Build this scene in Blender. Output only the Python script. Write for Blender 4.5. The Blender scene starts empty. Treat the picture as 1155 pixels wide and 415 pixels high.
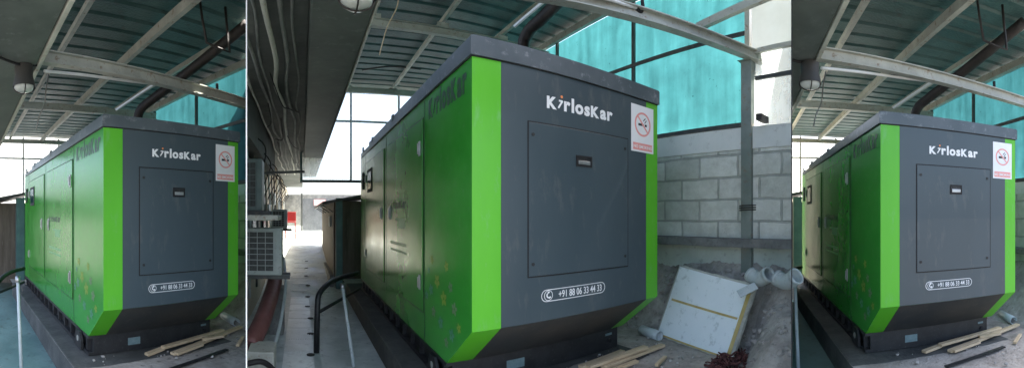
import bpy, bmesh, math, random
from mathutils import Vector, Matrix, noise
random.seed(7)
PI=math.pi
sc=bpy.context.scene
COL=sc.collection
F,YH,XC=450.0,244.0,577.5          # pixels per radian, horizon row, centre column of the panoramic view
EYE=1.55

# ------------------------------------------------------------------ materials
def mat(name): 
    m=bpy.data.materials.new(name); m.use_nodes=True
    n=m.node_tree.nodes; l=m.node_tree.links
    return m,n,l,n['Principled BSDF']
def N(n,t,**k):
    o=n.new(t)
    for a,b in k.items():
        if a in o.inputs: o.inputs[a].default_value=b
        else: setattr(o,a,b)
    return o
def c4(c): return (c[0],c[1],c[2],1)
def surf(name,c1,c2=None,scale=3.0,rough=.6,metal=0,bump=.0,bscale=40.,detail=6,c3=None,stretch=None,r2=None,spec=.5,lo=.4,hi=.65,coat=0):
    """noise-mottled paint / concrete / metal"""
    m,n,l,p=mat(name)
    tc=N(n,'ShaderNodeTexCoord'); src=tc.outputs['Object']
    if stretch:
        mp=N(n,'ShaderNodeMapping'); mp.inputs['Scale'].default_value=stretch
        l.new(src,mp.inputs['Vector']); src=mp.outputs['Vector']
    nz=N(n,'ShaderNodeTexNoise',Scale=scale,Detail=detail,Roughness=.65); l.new(src,nz.inputs['Vector'])
    cr=N(n,'ShaderNodeValToRGB'); l.new(nz.outputs['Fac'],cr.inputs['Fac'])
    cr.color_ramp.elements[0].position=lo; cr.color_ramp.elements[1].position=hi
    cr.color_ramp.elements[0].color=c4(c1); cr.color_ramp.elements[1].color=c4(c2 or c1)
    out=cr.outputs['Color']
    if c3:
        n2=N(n,'ShaderNodeTexNoise',Scale=scale*5.3,Detail=8,Roughness=.7); l.new(src,n2.inputs['Vector'])
        r3=N(n,'ShaderNodeValToRGB'); r3.color_ramp.elements[0].position=.56; r3.color_ramp.elements[1].position=.7
        l.new(n2.outputs['Fac'],r3.inputs['Fac'])
        mx=N(n,'ShaderNodeMixRGB'); mx.inputs['Color2'].default_value=c4(c3)
        l.new(r3.outputs['Color'],mx.inputs['Fac']); l.new(out,mx.inputs['Color1']); out=mx.outputs['Color']
    l.new(out,p.inputs['Base Color'])
    p.inputs['Roughness'].default_value=rough; p.inputs['Metallic'].default_value=metal
    p.inputs['Specular IOR Level'].default_value=spec
    p.inputs['Coat Weight'].default_value=coat
    if r2 is not None:
        mr=N(n,'ShaderNodeMapRange'); mr.inputs['To Min'].default_value=rough; mr.inputs['To Max'].default_value=r2
        mr.inputs['From Min'].default_value=.3; mr.inputs['From Max'].default_value=.7
        l.new(nz.outputs['Fac'],mr.inputs['Value']); l.new(mr.outputs['Result'],p.inputs['Roughness'])
    if bump:
        nb=N(n,'ShaderNodeTexNoise',Scale=bscale,Detail=5); l.new(src,nb.inputs['Vector'])
        b=N(n,'ShaderNodeBump',Strength=bump,Distance=.02); l.new(nb.outputs['Fac'],b.inputs['Height']); l.new(b.outputs['Normal'],p.inputs['Normal'])
    return m
def sheetmat(name,base,transp,thru=.25,dirt=(.03,.09,.09),dirtamt=.5):
    """weathered translucent sheet: lets daylight glow through"""
    m,n,l,p=mat(name)
    o=[x for x in n if x.type=='OUTPUT_MATERIAL'][0]
    tc=N(n,'ShaderNodeTexCoord')
    nz=N(n,'ShaderNodeTexNoise',Scale=1.6,Detail=9,Roughness=.7); l.new(tc.outputs['Object'],nz.inputs['Vector'])
    cr=N(n,'ShaderNodeValToRGB'); cr.color_ramp.elements[0].position=.3; cr.color_ramp.elements[1].position=.7
    cr.color_ramp.elements[0].color=c4([x*.72 for x in base]); cr.color_ramp.elements[1].color=c4(base)
    l.new(nz.outputs['Fac'],cr.inputs['Fac'])
    vo=N(n,'ShaderNodeTexNoise',Scale=17.,Detail=3,Roughness=.6); l.new(tc.outputs['Object'],vo.inputs['Vector'])
    dr=N(n,'ShaderNodeValToRGB'); dr.color_ramp.elements[0].position=.66; dr.color_ramp.elements[1].position=.76
    dr.color_ramp.elements[0].color=(0,0,0,1); dr.color_ramp.elements[1].color=(dirtamt,dirtamt,dirtamt,1)
    l.new(vo.outputs['Fac'],dr.inputs['Fac'])
    mx=N(n,'ShaderNodeMixRGB'); mx.inputs['Color2'].default_value=c4(dirt)
    l.new(dr.outputs['Color'],mx.inputs['Fac']); l.new(cr.outputs['Color'],mx.inputs['Color1'])
    mp=N(n,'ShaderNodeMapping'); mp.inputs['Scale'].default_value=(3.2,3.2,.35); l.new(tc.outputs['Object'],mp.inputs['Vector'])
    ns=N(n,'ShaderNodeTexNoise',Scale=1.5,Detail=7,Roughness=.65); l.new(mp.outputs[0],ns.inputs['Vector'])
    rs=N(n,'ShaderNodeValToRGB'); rs.color_ramp.elements[0].position=.35; rs.color_ramp.elements[1].position=.7
    rs.color_ramp.elements[0].color=(.72,.76,.76,1); rs.color_ramp.elements[1].color=(1,1,1,1); l.new(ns.outputs['Fac'],rs.inputs['Fac'])
    mg=N(n,'ShaderNodeMixRGB'); mg.blend_type='MULTIPLY'; mg.inputs['Fac'].default_value=1; l.new(mx.outputs[0],mg.inputs['Color1']); l.new(rs.outputs[0],mg.inputs['Color2']); mx=mg
    tr=N(n,'ShaderNodeBsdfTranslucent'); l.new(mx.outputs['Color'],tr.inputs['Color'])
    df=N(n,'ShaderNodeBsdfPrincipled'); l.new(mx.outputs['Color'],df.inputs['Base Color']); df.inputs['Roughness'].default_value=.45
    m1=N(n,'ShaderNodeMixShader',Fac=thru); l.new(tr.outputs[0],m1.inputs[1]); l.new(df.outputs[0],m1.inputs[2])
    tp=N(n,'ShaderNodeBsdfTransparent'); tp.inputs['Color'].default_value=c4([min(1,x*1.15) for x in base])
    m2=N(n,'ShaderNodeMixShader',Fac=transp); l.new(m1.outputs[0],m2.inputs[1]); l.new(tp.outputs[0],m2.inputs[2])
    l.new(m2.outputs[0],o.inputs['Surface'])
    return m
M={}
M['green']=surf('shade-dark green enamel',(.026,.25,.022),(.035,.29,.03),2,.17,bump=.12,bscale=1.5,spec=.45,r2=.27,c3=(.05,.27,.05))  # canopy sides: the trim's green with the shade worked into the base
M['greentrim']=surf('lit green trim enamel',(.085,.42,.016),(.10,.46,.02),2,.30,bump=.08,bscale=2,c3=(.13,.43,.09),stretch=(1,1,.35),r2=.45)  # same green as the canopy, brighter as if lit on the front
M['grey']=surf('slate enamel',(.039,.060,.071),(.050,.073,.085),1.3,.28,coat=.15,bump=.12,bscale=1.3,r2=.5,c3=(.082,.096,.10),stretch=(1,1,.3),lo=.32,hi=.7)
M['lid']=surf('lid grey enamel',(.06,.08,.09),(.09,.11,.122),2,.35,c3=(.22,.24,.26))
M['skirt']=surf('shade-dark dusty slate enamel',(.030,.034,.036),(.05,.048,.044),2.2,.6,c3=(.07,.066,.06))  # base darkened for the shade under the down-facing skirt; mottling is dust
M['black']=surf('black steel',(.012,.013,.014),(.022,.023,.024),6,.5,c3=(.05,.05,.048))
M['seal']=surf('rubber seal',(.008,.008,.009),None,3,.7)
M['chrome']=surf('worn steel',(.45,.46,.46),(.3,.31,.31),9,.35,metal=.8)
M['white']=surf('white vinyl',(.80,.81,.81),(.74,.76,.76),4,.45)
M['red']=surf('faded red vinyl',(.78,.30,.27),(.74,.34,.31),8,.5)
M['ink']=surf('black ink',(.02,.02,.02),None,3,.6)
M['orange']=surf('orange vinyl',(.75,.25,.08),None,3,.5)
M['darkgreen']=surf('dark lettering',(.018,.055,.028),None,3,.4)
M['palegreen']=surf('faded print',(.13,.36,.14),None,3,.4)
M['fl_y']=surf('yellow flower vinyl',(.20,.30,.03),None,3,.4)
M['fl_p']=surf('pink flower vinyl',(.13,.20,.10),None,3,.4)
M['fl_b']=surf('blue flower vinyl',(.07,.24,.14),None,3,.4)
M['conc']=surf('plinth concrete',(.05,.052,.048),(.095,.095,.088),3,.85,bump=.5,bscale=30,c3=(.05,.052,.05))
M['yard']=surf('rough yard concrete',(.23,.205,.175),(.40,.365,.32),2.6,.95,bump=1.0,bscale=22,c3=(.10,.088,.075),lo=.35,hi=.62)
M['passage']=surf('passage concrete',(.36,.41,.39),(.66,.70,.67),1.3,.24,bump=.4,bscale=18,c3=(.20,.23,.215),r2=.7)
M['darkfloor']=surf('teal-lit grey concrete',(.08,.155,.148),(.14,.235,.222),1.5,.45,bump=.35,bscale=22,c3=(.07,.10,.095),r2=.75)  # teal tint paints in light filtered by the turquoise sheets
M['tile']=surf('ribbed paving tile',(.54,.57,.54),(.76,.79,.76),1.6,.28,bump=.35,bscale=24,c3=(.32,.34,.31))
M['ground']=surf('open ground',(.085,.082,.075),(.13,.125,.115),.4,.95,bump=.4,bscale=6)
M['plaster']=surf('plaster',(.46,.52,.465),(.60,.645,.59),1.4,.85,bump=.25,bscale=30,c3=(.27,.29,.27))
M['whiteplaster']=surf('whitewashed band',(.66,.68,.65),(.76,.77,.74),1.5,.85,c3=(.5,.51,.48))
M['ledge']=surf('ledge concrete',(.15,.155,.15),(.24,.245,.235),4,.9,bump=.8,bscale=24,c3=(.09,.09,.088))
M['heap']=surf('cement rubble',(.27,.25,.225),(.47,.445,.405),3.2,.95,bump=1.0,bscale=13,c3=(.13,.118,.105))
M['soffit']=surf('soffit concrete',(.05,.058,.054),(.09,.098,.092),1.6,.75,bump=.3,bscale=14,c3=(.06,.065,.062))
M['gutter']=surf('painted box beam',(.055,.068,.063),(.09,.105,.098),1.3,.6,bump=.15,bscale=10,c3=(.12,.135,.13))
M['cable']=surf('dusty grey cable',(.10,.11,.105),(.19,.20,.19),3,.6)
M['cream']=surf('cream wall',(.34,.30,.22),(.44,.39,.30),1.3,.85,bump=.2,bscale=20,c3=(.34,.29,.21))
M['steel']=surf('grey primer steel',(.32,.33,.29),(.44,.45,.395),2.6,.55,c3=(.20,.135,.085),bump=.15,bscale=30)
M['post']=surf('green grey post',(.17,.205,.185),(.25,.28,.255),2.2,.55,c3=(.21,.15,.10))
M['darksteel']=surf('dark frame steel',(.03,.036,.035),(.06,.066,.062),3,.55,c3=(.09,.075,.06))
M['roof']=surf('teal-lit corrugated sheet',(.028,.078,.074),(.070,.140,.132),1.1,.5,bump=.5,bscale=30,c3=(.035,.05,.047),stretch=(1,1,1))  # teal glow of the turquoise screens put into the base colour
M['rust']=surf('sooty exhaust steel',(.012,.010,.009),(.028,.021,.018),5,.6,bump=.3,bscale=30,c3=(.06,.036,.026))
M['pvcw']=surf('white conduit',(.62,.64,.63),(.72,.73,.72),5,.4)
M['pvc']=surf('grey pvc',(.42,.48,.48),(.52,.57,.57),4,.45,c3=(.30,.33,.32))
M['plate']=surf('dull data plate',(.12,.19,.20),(.17,.24,.25),30,.4)
M['pvcdark']=surf('pipe bore',(.05,.06,.06),None,4,.7)
M['wood']=surf('sawn timber',(.48,.36,.22),(.62,.49,.32),3,.8,stretch=(1,9,9),c3=(.36,.25,.14),bump=.2,bscale=30)
M['board']=surf('coated board',(.76,.83,.83),(.83,.88,.88),1.7,.5,c3=(.50,.56,.55),lo=.3)
M['boardedge']=surf('crumbled foam edge',(.50,.50,.44),(.34,.35,.31),7,.9,bump=.8,bscale=25)
M['tape']=surf('brown tape',(.48,.36,.12),(.55,.43,.19),7,.4)
M['coir']=surf('dark red netting',(.075,.025,.022),(.12,.045,.038),12,.95,bump=.7,bscale=40)
M['brick']=surf('cement block offcut',(.34,.31,.26),(.44,.41,.35),5,.9,bump=.6,bscale=30)
M['shed']=surf('weathered brown boards',(.075,.058,.042),(.13,.104,.08),1.4,.8,stretch=(7,7,.5),c3=(.17,.145,.115),bump=.2,bscale=8)
M['acbody']=surf('air conditioner paint',(.26,.31,.295),(.34,.38,.36),3,.5,c3=(.19,.20,.185))
M['acdull']=surf('dull teal grey casing',(.07,.11,.11),(.11,.15,.145),3,.5)
M['acdark']=surf('air conditioner fins',(.02,.025,.025),(.045,.05,.05),20,.6)
M['maroon']=surf('maroon tarpaulin',(.14,.055,.05),(.20,.085,.075),4,.55,bump=.6,bscale=7)
M['tealframe']=surf('teal frame paint',(.05,.12,.12),(.08,.17,.16),4,.5)
M['redplastic']=surf('red plastic',(.26,.02,.02),(.20,.02,.02),4,.35)
M['gate']=surf('grey sheet gate',(.09,.10,.11),(.14,.15,.16),2,.6,c3=(.2,.2,.2))
M['pink']=surf('pink notice',(.72,.35,.33),(.8,.5,.48),14,.6)
M['part']=surf('partition sheet',(.46,.52,.50),(.58,.63,.61),1.5,.6)
M['farwall']=surf('beige render',(.60,.54,.42),(.66,.60,.48),.8,.9)
M['lampglass']=None
M['turq']=sheetmat('turquoise translucent sheet',(.20,.40,.42),.05,.10,dirtamt=.8)
M['paleglass']=sheetmat('pale translucent pane',(.90,.96,.95),.68,.06,dirt=(.5,.6,.6),dirtamt=.2)
def glassmat():
    m,n,l,p=mat('lamp glass'); p.inputs['Base Color'].default_value=(.75,.8,.76,1); p.inputs['Roughness'].default_value=.12
    p.inputs['Transmission Weight'].default_value=.55; p.inputs['IOR'].default_value=1.45
    return m
M['lampglass']=glassmat()
def windowmat():
    m,n,l,p=mat('dark window glass'); p.inputs['Base Color'].default_value=(.03,.07,.07,1); p.inputs['Roughness'].default_value=.08
    return m
M['window']=windowmat()
def blockmat():
    m,n,l,p=mat('whitewashed blockwork')
    tc=N(n,'ShaderNodeTexCoord'); uv=N(n,'ShaderNodeUVMap')
    br=N(n,'ShaderNodeTexBrick'); br.offset=.5
    for k,v in {'Scale':1.0,'Mortar Size':.017,'Brick Width':.62,'Row Height':.30,'Mortar Smooth':.35}.items(): br.inputs[k].default_value=v
    br.inputs['Color1'].default_value=(.58,.60,.55,1); br.inputs['Color2'].default_value=(.80,.81,.76,1); br.inputs['Mortar'].default_value=(.47,.49,.45,1)
    nw=N(n,'ShaderNodeTexNoise',Scale=2.5,Detail=2); l.new(uv.outputs[0],nw.inputs['Vector'])
    ad=N(n,'ShaderNodeVectorMath'); ad.operation='MULTIPLY_ADD'; ad.inputs[1].default_value=(.05,.04,.05)
    l.new(nw.outputs['Color'],ad.inputs[0]); l.new(uv.outputs[0],ad.inputs[2]); l.new(ad.outputs[0],br.inputs['Vector'])
    nz=N(n,'ShaderNodeTexNoise',Scale=5,Detail=9,Roughness=.7); l.new(uv.outputs[0],nz.inputs['Vector'])
    mx=N(n,'ShaderNodeMixRGB'); mx.blend_type='MULTIPLY'; mx.inputs['Fac'].default_value=.55
    cr=N(n,'ShaderNodeValToRGB'); cr.color_ramp.elements[0].position=.3; cr.color_ramp.elements[1].position=.62
    cr.color_ramp.elements[0].color=(.50,.50,.46,1); cr.color_ramp.elements[1].color=(1,1,1,1)
    l.new(nz.outputs['Fac'],cr.inputs['Fac']); l.new(br.outputs['Color'],mx.inputs['Color1']); l.new(cr.outputs['Color'],mx.inputs['Color2'])
    l.new(mx.outputs[0],p.inputs['Base Color']); p.inputs['Roughness'].default_value=.9
    n3=N(n,'ShaderNodeTexNoise',Scale=38,Detail=5); l.new(uv.outputs[0],n3.inputs['Vector'])
    ma=N(n,'ShaderNodeMath'); ma.operation='MULTIPLY_ADD'; ma.inputs[1].default_value=.35
    l.new(n3.outputs['Fac'],ma.inputs[0]); iv=N(n,'ShaderNodeMath'); iv.operation='SUBTRACT'; iv.inputs[0].default_value=1; l.new(br.outputs['Fac'],iv.inputs[1])
    l.new(iv.outputs[0],ma.inputs[2])
    b=N(n,'ShaderNodeBump',Strength=1.0,Distance=.03); l.new(ma.outputs[0],b.inputs['Height']); l.new(b.outputs['Normal'],p.inputs['Normal'])
    return m
M['block']=blockmat()

# ------------------------------------------------------------------ bays (each has its own axes: a along the set's front, b along its length)
class Bay:
    def __init__(s,yaw,az0,az1,dz=0.):
        s.yaw=yaw; s.az0=az0; s.az1=az1; s.dz=dz
        s.M=Matrix.Translation((0,0,dz))@Matrix.Rotation(yaw,4,'Z')
    def W(s,a,b,z): return s.M@Vector((a,b,z))
    def d(s,x):                       # viewing azimuth of a column, in bay axes
        t=(x-XC)/F; w=Vector((math.sin(t),math.cos(t),0)); return Matrix.Rotation(-s.yaw,3,'Z')@w
    def h(s,x,y,z):                   # point of a horizontal plane
        d=s.d(x); r=F*(EYE-z)/(y-YH); return Vector((d.x*r,d.y*r,z))
    def a(s,x,y,A):
        d=s.d(x); r=A/d.x; return Vector((A,d.y*r,EYE-(y-YH)/F*r))
    def b(s,x,y,B):
        d=s.d(x); r=B/d.y; return Vector((d.x*r,B,EYE-(y-YH)/F*r))
    def r(s,x,y,r):
        d=s.d(x); return Vector((d.x*r,d.y*r,EYE-(y-YH)/F*r))
AZL=(278-XC)/F; AZR=(893-XC)/F
EPS=.0013
BC=Bay(.5273,AZL+EPS,AZR-EPS)
BL=Bay(1.37,-1.36,AZL-EPS)
SHIFT=876.5/F
BR=Bay(1.37-SHIFT,AZR+EPS,1.36,.03)

# ------------------------------------------------------------------ mesh helpers
def bm_box(bm,x0,x1,y0,y1,z0,z1,bev=0):
    vs=[bm.verts.new((x,y,z)) for x in (x0,x1) for y in (y0,y1) for z in (z0,z1)]
    fs=[bm.faces.new([vs[i] for i in q]) for q in ((0,1,3,2),(4,6,7,5),(0,4,5,1),(2,3,7,6),(0,2,6,4),(1,5,7,3))]
    if bev:
        es=list({e for f in fs for e in f.edges})
        bmesh.ops.bevel(bm,geom=es,offset=bev,segments=2,profile=.5,affect='EDGES')
    return vs
def box(*a,bev=0):
    bm=bmesh.new(); bm_box(bm,*a,bev=bev); return bm
def bm_bar(bm,p,q,w,h,up=(0,0,1)):
    """rectangular bar between two points"""
    p=Vector(p); q=Vector(q); t=(q-p).normalized(); up=Vector(up)
    s=t.cross(up)
    if s.length<1e-4: s=t.cross(Vector((1,0,0)))
    s.normalize(); n=s.cross(t)
    o=[(-1,-1),(1,-1),(1,1),(-1,1)]
    A=[bm.verts.new(p+s*w/2*i+n*h/2*j) for i,j in o]; B=[bm.verts.new(q+s*w/2*i+n*h/2*j) for i,j in o]
    bm.faces.new(A[::-1]); bm.faces.new(B)
    for i in range(4): bm.faces.new([A[i],A[(i+1)%4],B[(i+1)%4],B[i]])
def bar(p,q,w,h,up=(0,0,1)):
    bm=bmesh.new(); bm_bar(bm,p,q,w,h,up); return bm
def bm_ibeam(bm,p,q,w,h,t=.012):
    p=Vector(p); q=Vector(q); d=(q-p).normalized(); s=d.cross(Vector((0,0,1))).normalized(); n=s.cross(d)
    bm_bar(bm,p+n*(h/2-t/2),q+n*(h/2-t/2),w,t); bm_bar(bm,p-n*(h/2-t/2),q-n*(h/2-t/2),w,t)
    bm_bar(bm,p,q,t,h-2*t-.002)
def bm_tube(bm,pts,r,seg=10,caps=True):
    pts=[Vector(p) for p in pts]; rings=[]; prev=None
    for i,p in enumerate(pts):
        t=(pts[min(i+1,len(pts)-1)]-pts[max(i-1,0)]).normalized()
        if prev is None:
            s=t.cross(Vector((0,0,1)))
            if s.length<1e-3: s=t.cross(Vector((1,0,0)))
        else: s=prev-t*prev.dot(t)
        s.normalize(); prev=s; n=t.cross(s)
        rr=r[i] if isinstance(r,(list,tuple)) else r
        rings.append([bm.verts.new(p+(s*math.cos(k*2*PI/seg)+n*math.sin(k*2*PI/seg))*rr) for k in range(seg)])
    for A,B in zip(rings,rings[1:]):
        for k in range(seg):
            f=bm.faces.new([A[k],A[(k+1)%seg],B[(k+1)%seg],B[k]]); f.smooth=True
    if caps: bm.faces.new(rings[0][::-1]); bm.faces.new(rings[-1])
    return rings
def tube(pts,r,seg=10,caps=True):
    bm=bmesh.new(); bm_tube(bm,pts,r,seg,caps); return bm
def spline(pts,n=8):
    pts=[Vector(p) for p in pts]; out=[]
    P=[pts[0]*2-pts[1]]+pts+[pts[-1]*2-pts[-2]]
    for i in range(1,len(P)-2):
        for k in range(n):
            t=k/n; a,b,c,d=P[i-1],P[i],P[i+1],P[i+2]
            out.append(.5*((2*b)+(c-a)*t+(2*a-5*b+4*c-d)*t*t+(3*b-a-3*c+d)*t**3))
    out.append(pts[-1]); return out
def prism(poly,axis,lo,hi):
    """poly in the two other axes extruded along axis (0=x,1=y,2=z)"""
    bm=bmesh.new()
    def P(q,t):
        l=list(q); l.insert(axis,t); return bm.verts.new(l)
    A=[P(q,lo) for q in poly]; B=[P(q,hi) for q in poly]
    bm.faces.new(A); bm.faces.new(B[::-1])
    for i in range(len(poly)): bm.faces.new([A[i],B[i],B[(i+1)%len(poly)],A[(i+1)%len(poly)]])
    bmesh.ops.recalc_face_normals(bm,faces=bm.faces); return bm
def join(*bms):
    out=bms[0]
    for b in bms[1:]:
        me=bpy.data.meshes.new('tmp'); b.to_mesh(me); out.from_mesh(me); bpy.data.meshes.remove(me); b.free()
    return out
def xf(bm,m): bm.transform(m); return bm
ROOTM={}
def link(name,bm,m,parent=None,uvscale=None):
    me=bpy.data.meshes.new(name); bm.to_mesh(me); bm.free()
    for mm in (m if isinstance(m,list) else [m]): me.materials.append(mm)
    o=bpy.data.objects.new(name,me); COL.objects.link(o)
    if parent: o.parent=parent
    return o
def clip(bm,az0,az1):
    for az,sg in ((az0,1),(az1,-1)):
        if az is None: continue
        n=Vector((math.cos(az),-math.sin(az),0))*sg      # keeps azimuths inside az0..az1
        bmesh.ops.bisect_plane(bm,geom=bm.verts[:]+bm.edges[:]+bm.faces[:],dist=1e-5,plane_co=(0,0,0),plane_no=n,clear_inner=True)
    return bm
def recalc(bm): bmesh.ops.recalc_face_normals(bm,faces=bm.faces); return bm
def tag(o,label,cat,group=None):
    o['label']=label; o['category']=cat
    if group: o['group']=group
    return o
def thing(name,label,cat,m,group=None):
    """Empty at the thing's base; m = its world matrix"""
    o=bpy.data.objects.new(name,None); COL.objects.link(o); o.empty_display_size=.1
    o.matrix_world=m; ROOTM[o.name]=m.copy()
    return tag(o,label,cat,group)
def at(bay,a,b,z): return Matrix.Translation(bay.W(a,b,z))@Matrix.Rotation(bay.yaw,4,'Z')
def part(name,bm,m,root,bay=None,cl=False):
    """bm in bay axes (bay given) or already in the root's own axes"""
    if bay is not None:
        xf(bm,bay.M)
        if cl: clip(bm,bay.az0,bay.az1)
        top=root
        while top.parent: top=top.parent
        xf(bm,ROOTM[top.name].inverted())
    if not bm.verts: bm.free(); return None
    return link(name,bm,m,root)
def solo(name,label,cat,bm,m,bay,base,group=None,cl=False):
    """a thing that is one mesh; bm in bay axes"""
    mt=at(bay,*base); xf(bm,bay.M)
    if cl: clip(bm,bay.az0,bay.az1)
    xf(bm,mt.inverted()); o=link(name,bm,m); o.matrix_world=mt; ROOTM[o.name]=mt
    return tag(o,label,cat,group)
def struct(name,bm,m,bay=None,cl=True):
    if bay is not None:
        xf(bm,bay.M)
        if cl: clip(bm,bay.az0,bay.az1)
    o=link(name,bm,m); o['kind']='structure'; return o
def copy_tree(o,parent=None):
    c=o.copy(); COL.objects.link(c)
    if parent: c.parent=parent
    for ch in list(o.children): copy_tree(ch,c)
    return c
def text_bm(s,size,offset=0.0,depth=.0012,align='LEFT',sx=1.,spacing=1.0):
    cu=bpy.data.curves.new('t','FONT'); cu.body=s; cu.size=size; cu.offset=offset; cu.extrude=depth; cu.align_x=align; cu.space_character=spacing
    cu.resolution_u=3
    o=bpy.data.objects.new('t',cu); COL.objects.link(o)
    dg=bpy.context.evaluated_depsgraph_get(); me=bpy.data.meshes.new_from_object(o.evaluated_get(dg))
    bm=bmesh.new(); bm.from_mesh(me)
    bpy.data.objects.remove(o); bpy.data.curves.remove(cu); bpy.data.meshes.remove(me)
    for v in bm.verts: v.co.x*=sx
    return bm
def extent(bm): xs=[v.co.x for v in bm.verts]; return min(xs),max(xs)
FRONT=Matrix.Rotation(PI/2,4,'X')                                      # drawn plane -> upright, facing -y
SIDE=Matrix.Rotation(-PI/2,4,'Z')@Matrix.Rotation(PI/2,4,'X')          # upright, facing -x
def onfront(bm,x,z,y=0): return xf(bm,Matrix.Translation((x,y,z))@FRONT)
def onside(bm,y,z,x=0): return xf(bm,Matrix.Translation((x,y,z))@SIDE)
def ring(r0,r1,depth=.001,seg=36):
    bm=bmesh.new(); A=[];B=[]
    for i in range(seg):
        t=2*PI*i/seg; A.append(bm.verts.new((r0*math.cos(t),r0*math.sin(t),depth))); B.append(bm.verts.new((r1*math.cos(t),r1*math.sin(t),depth)))
    for i in range(seg): bm.faces.new([A[i],B[i],B[(i+1)%seg],A[(i+1)%seg]])
    r=bmesh.ops.extrude_face_region(bm,geom=bm.faces[:])
    for v in r['geom']:
        if isinstance(v,bmesh.types.BMVert): v.co.z-=depth
    return recalc(bm)
def flat(poly,depth=.0015):
    return prism(poly,2,0,depth)
def wordmark(h,mlet):
    """brand word drawn letter by letter: small-cap K, slanted mark with a dot, then the rest"""
    x=0; bms=[]; dot=None
    def add(s,sz,off,dx=0.):
        nonlocal x
        b=text_bm(s,sz,off); a0,a1=extent(b); xf(b,Matrix.Translation((x-a0+dx,0,0))); x+=a1-a0+dx+h*.10; bms.append(b)
    add('K',h*1.06,h*.055)
    q=[(0,.06),(.11,.0),(.46,.52),(.40,.60),(.10,.60),(.10,.48),(.27,.48)]
    bms.append(xf(flat([(a*h+x-h*.02,b*h+h*.06) for a,b in q]),Matrix.Translation((0,0,0))))
    dot=xf(flat([(h*.10*math.cos(t*PI/8),h*.10*math.sin(t*PI/8)) for t in range(16)]),Matrix.Translation((x+h*.32,h*.90,0)))
    x+=h*.52
    for ch in 'rlos': add(ch,h*1.32,h*.052)
    add('K',h*1.06,h*.055)
    for ch in 'ar': add(ch,h*1.32,h*.052)
    return join(*bms),dot,x

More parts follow.
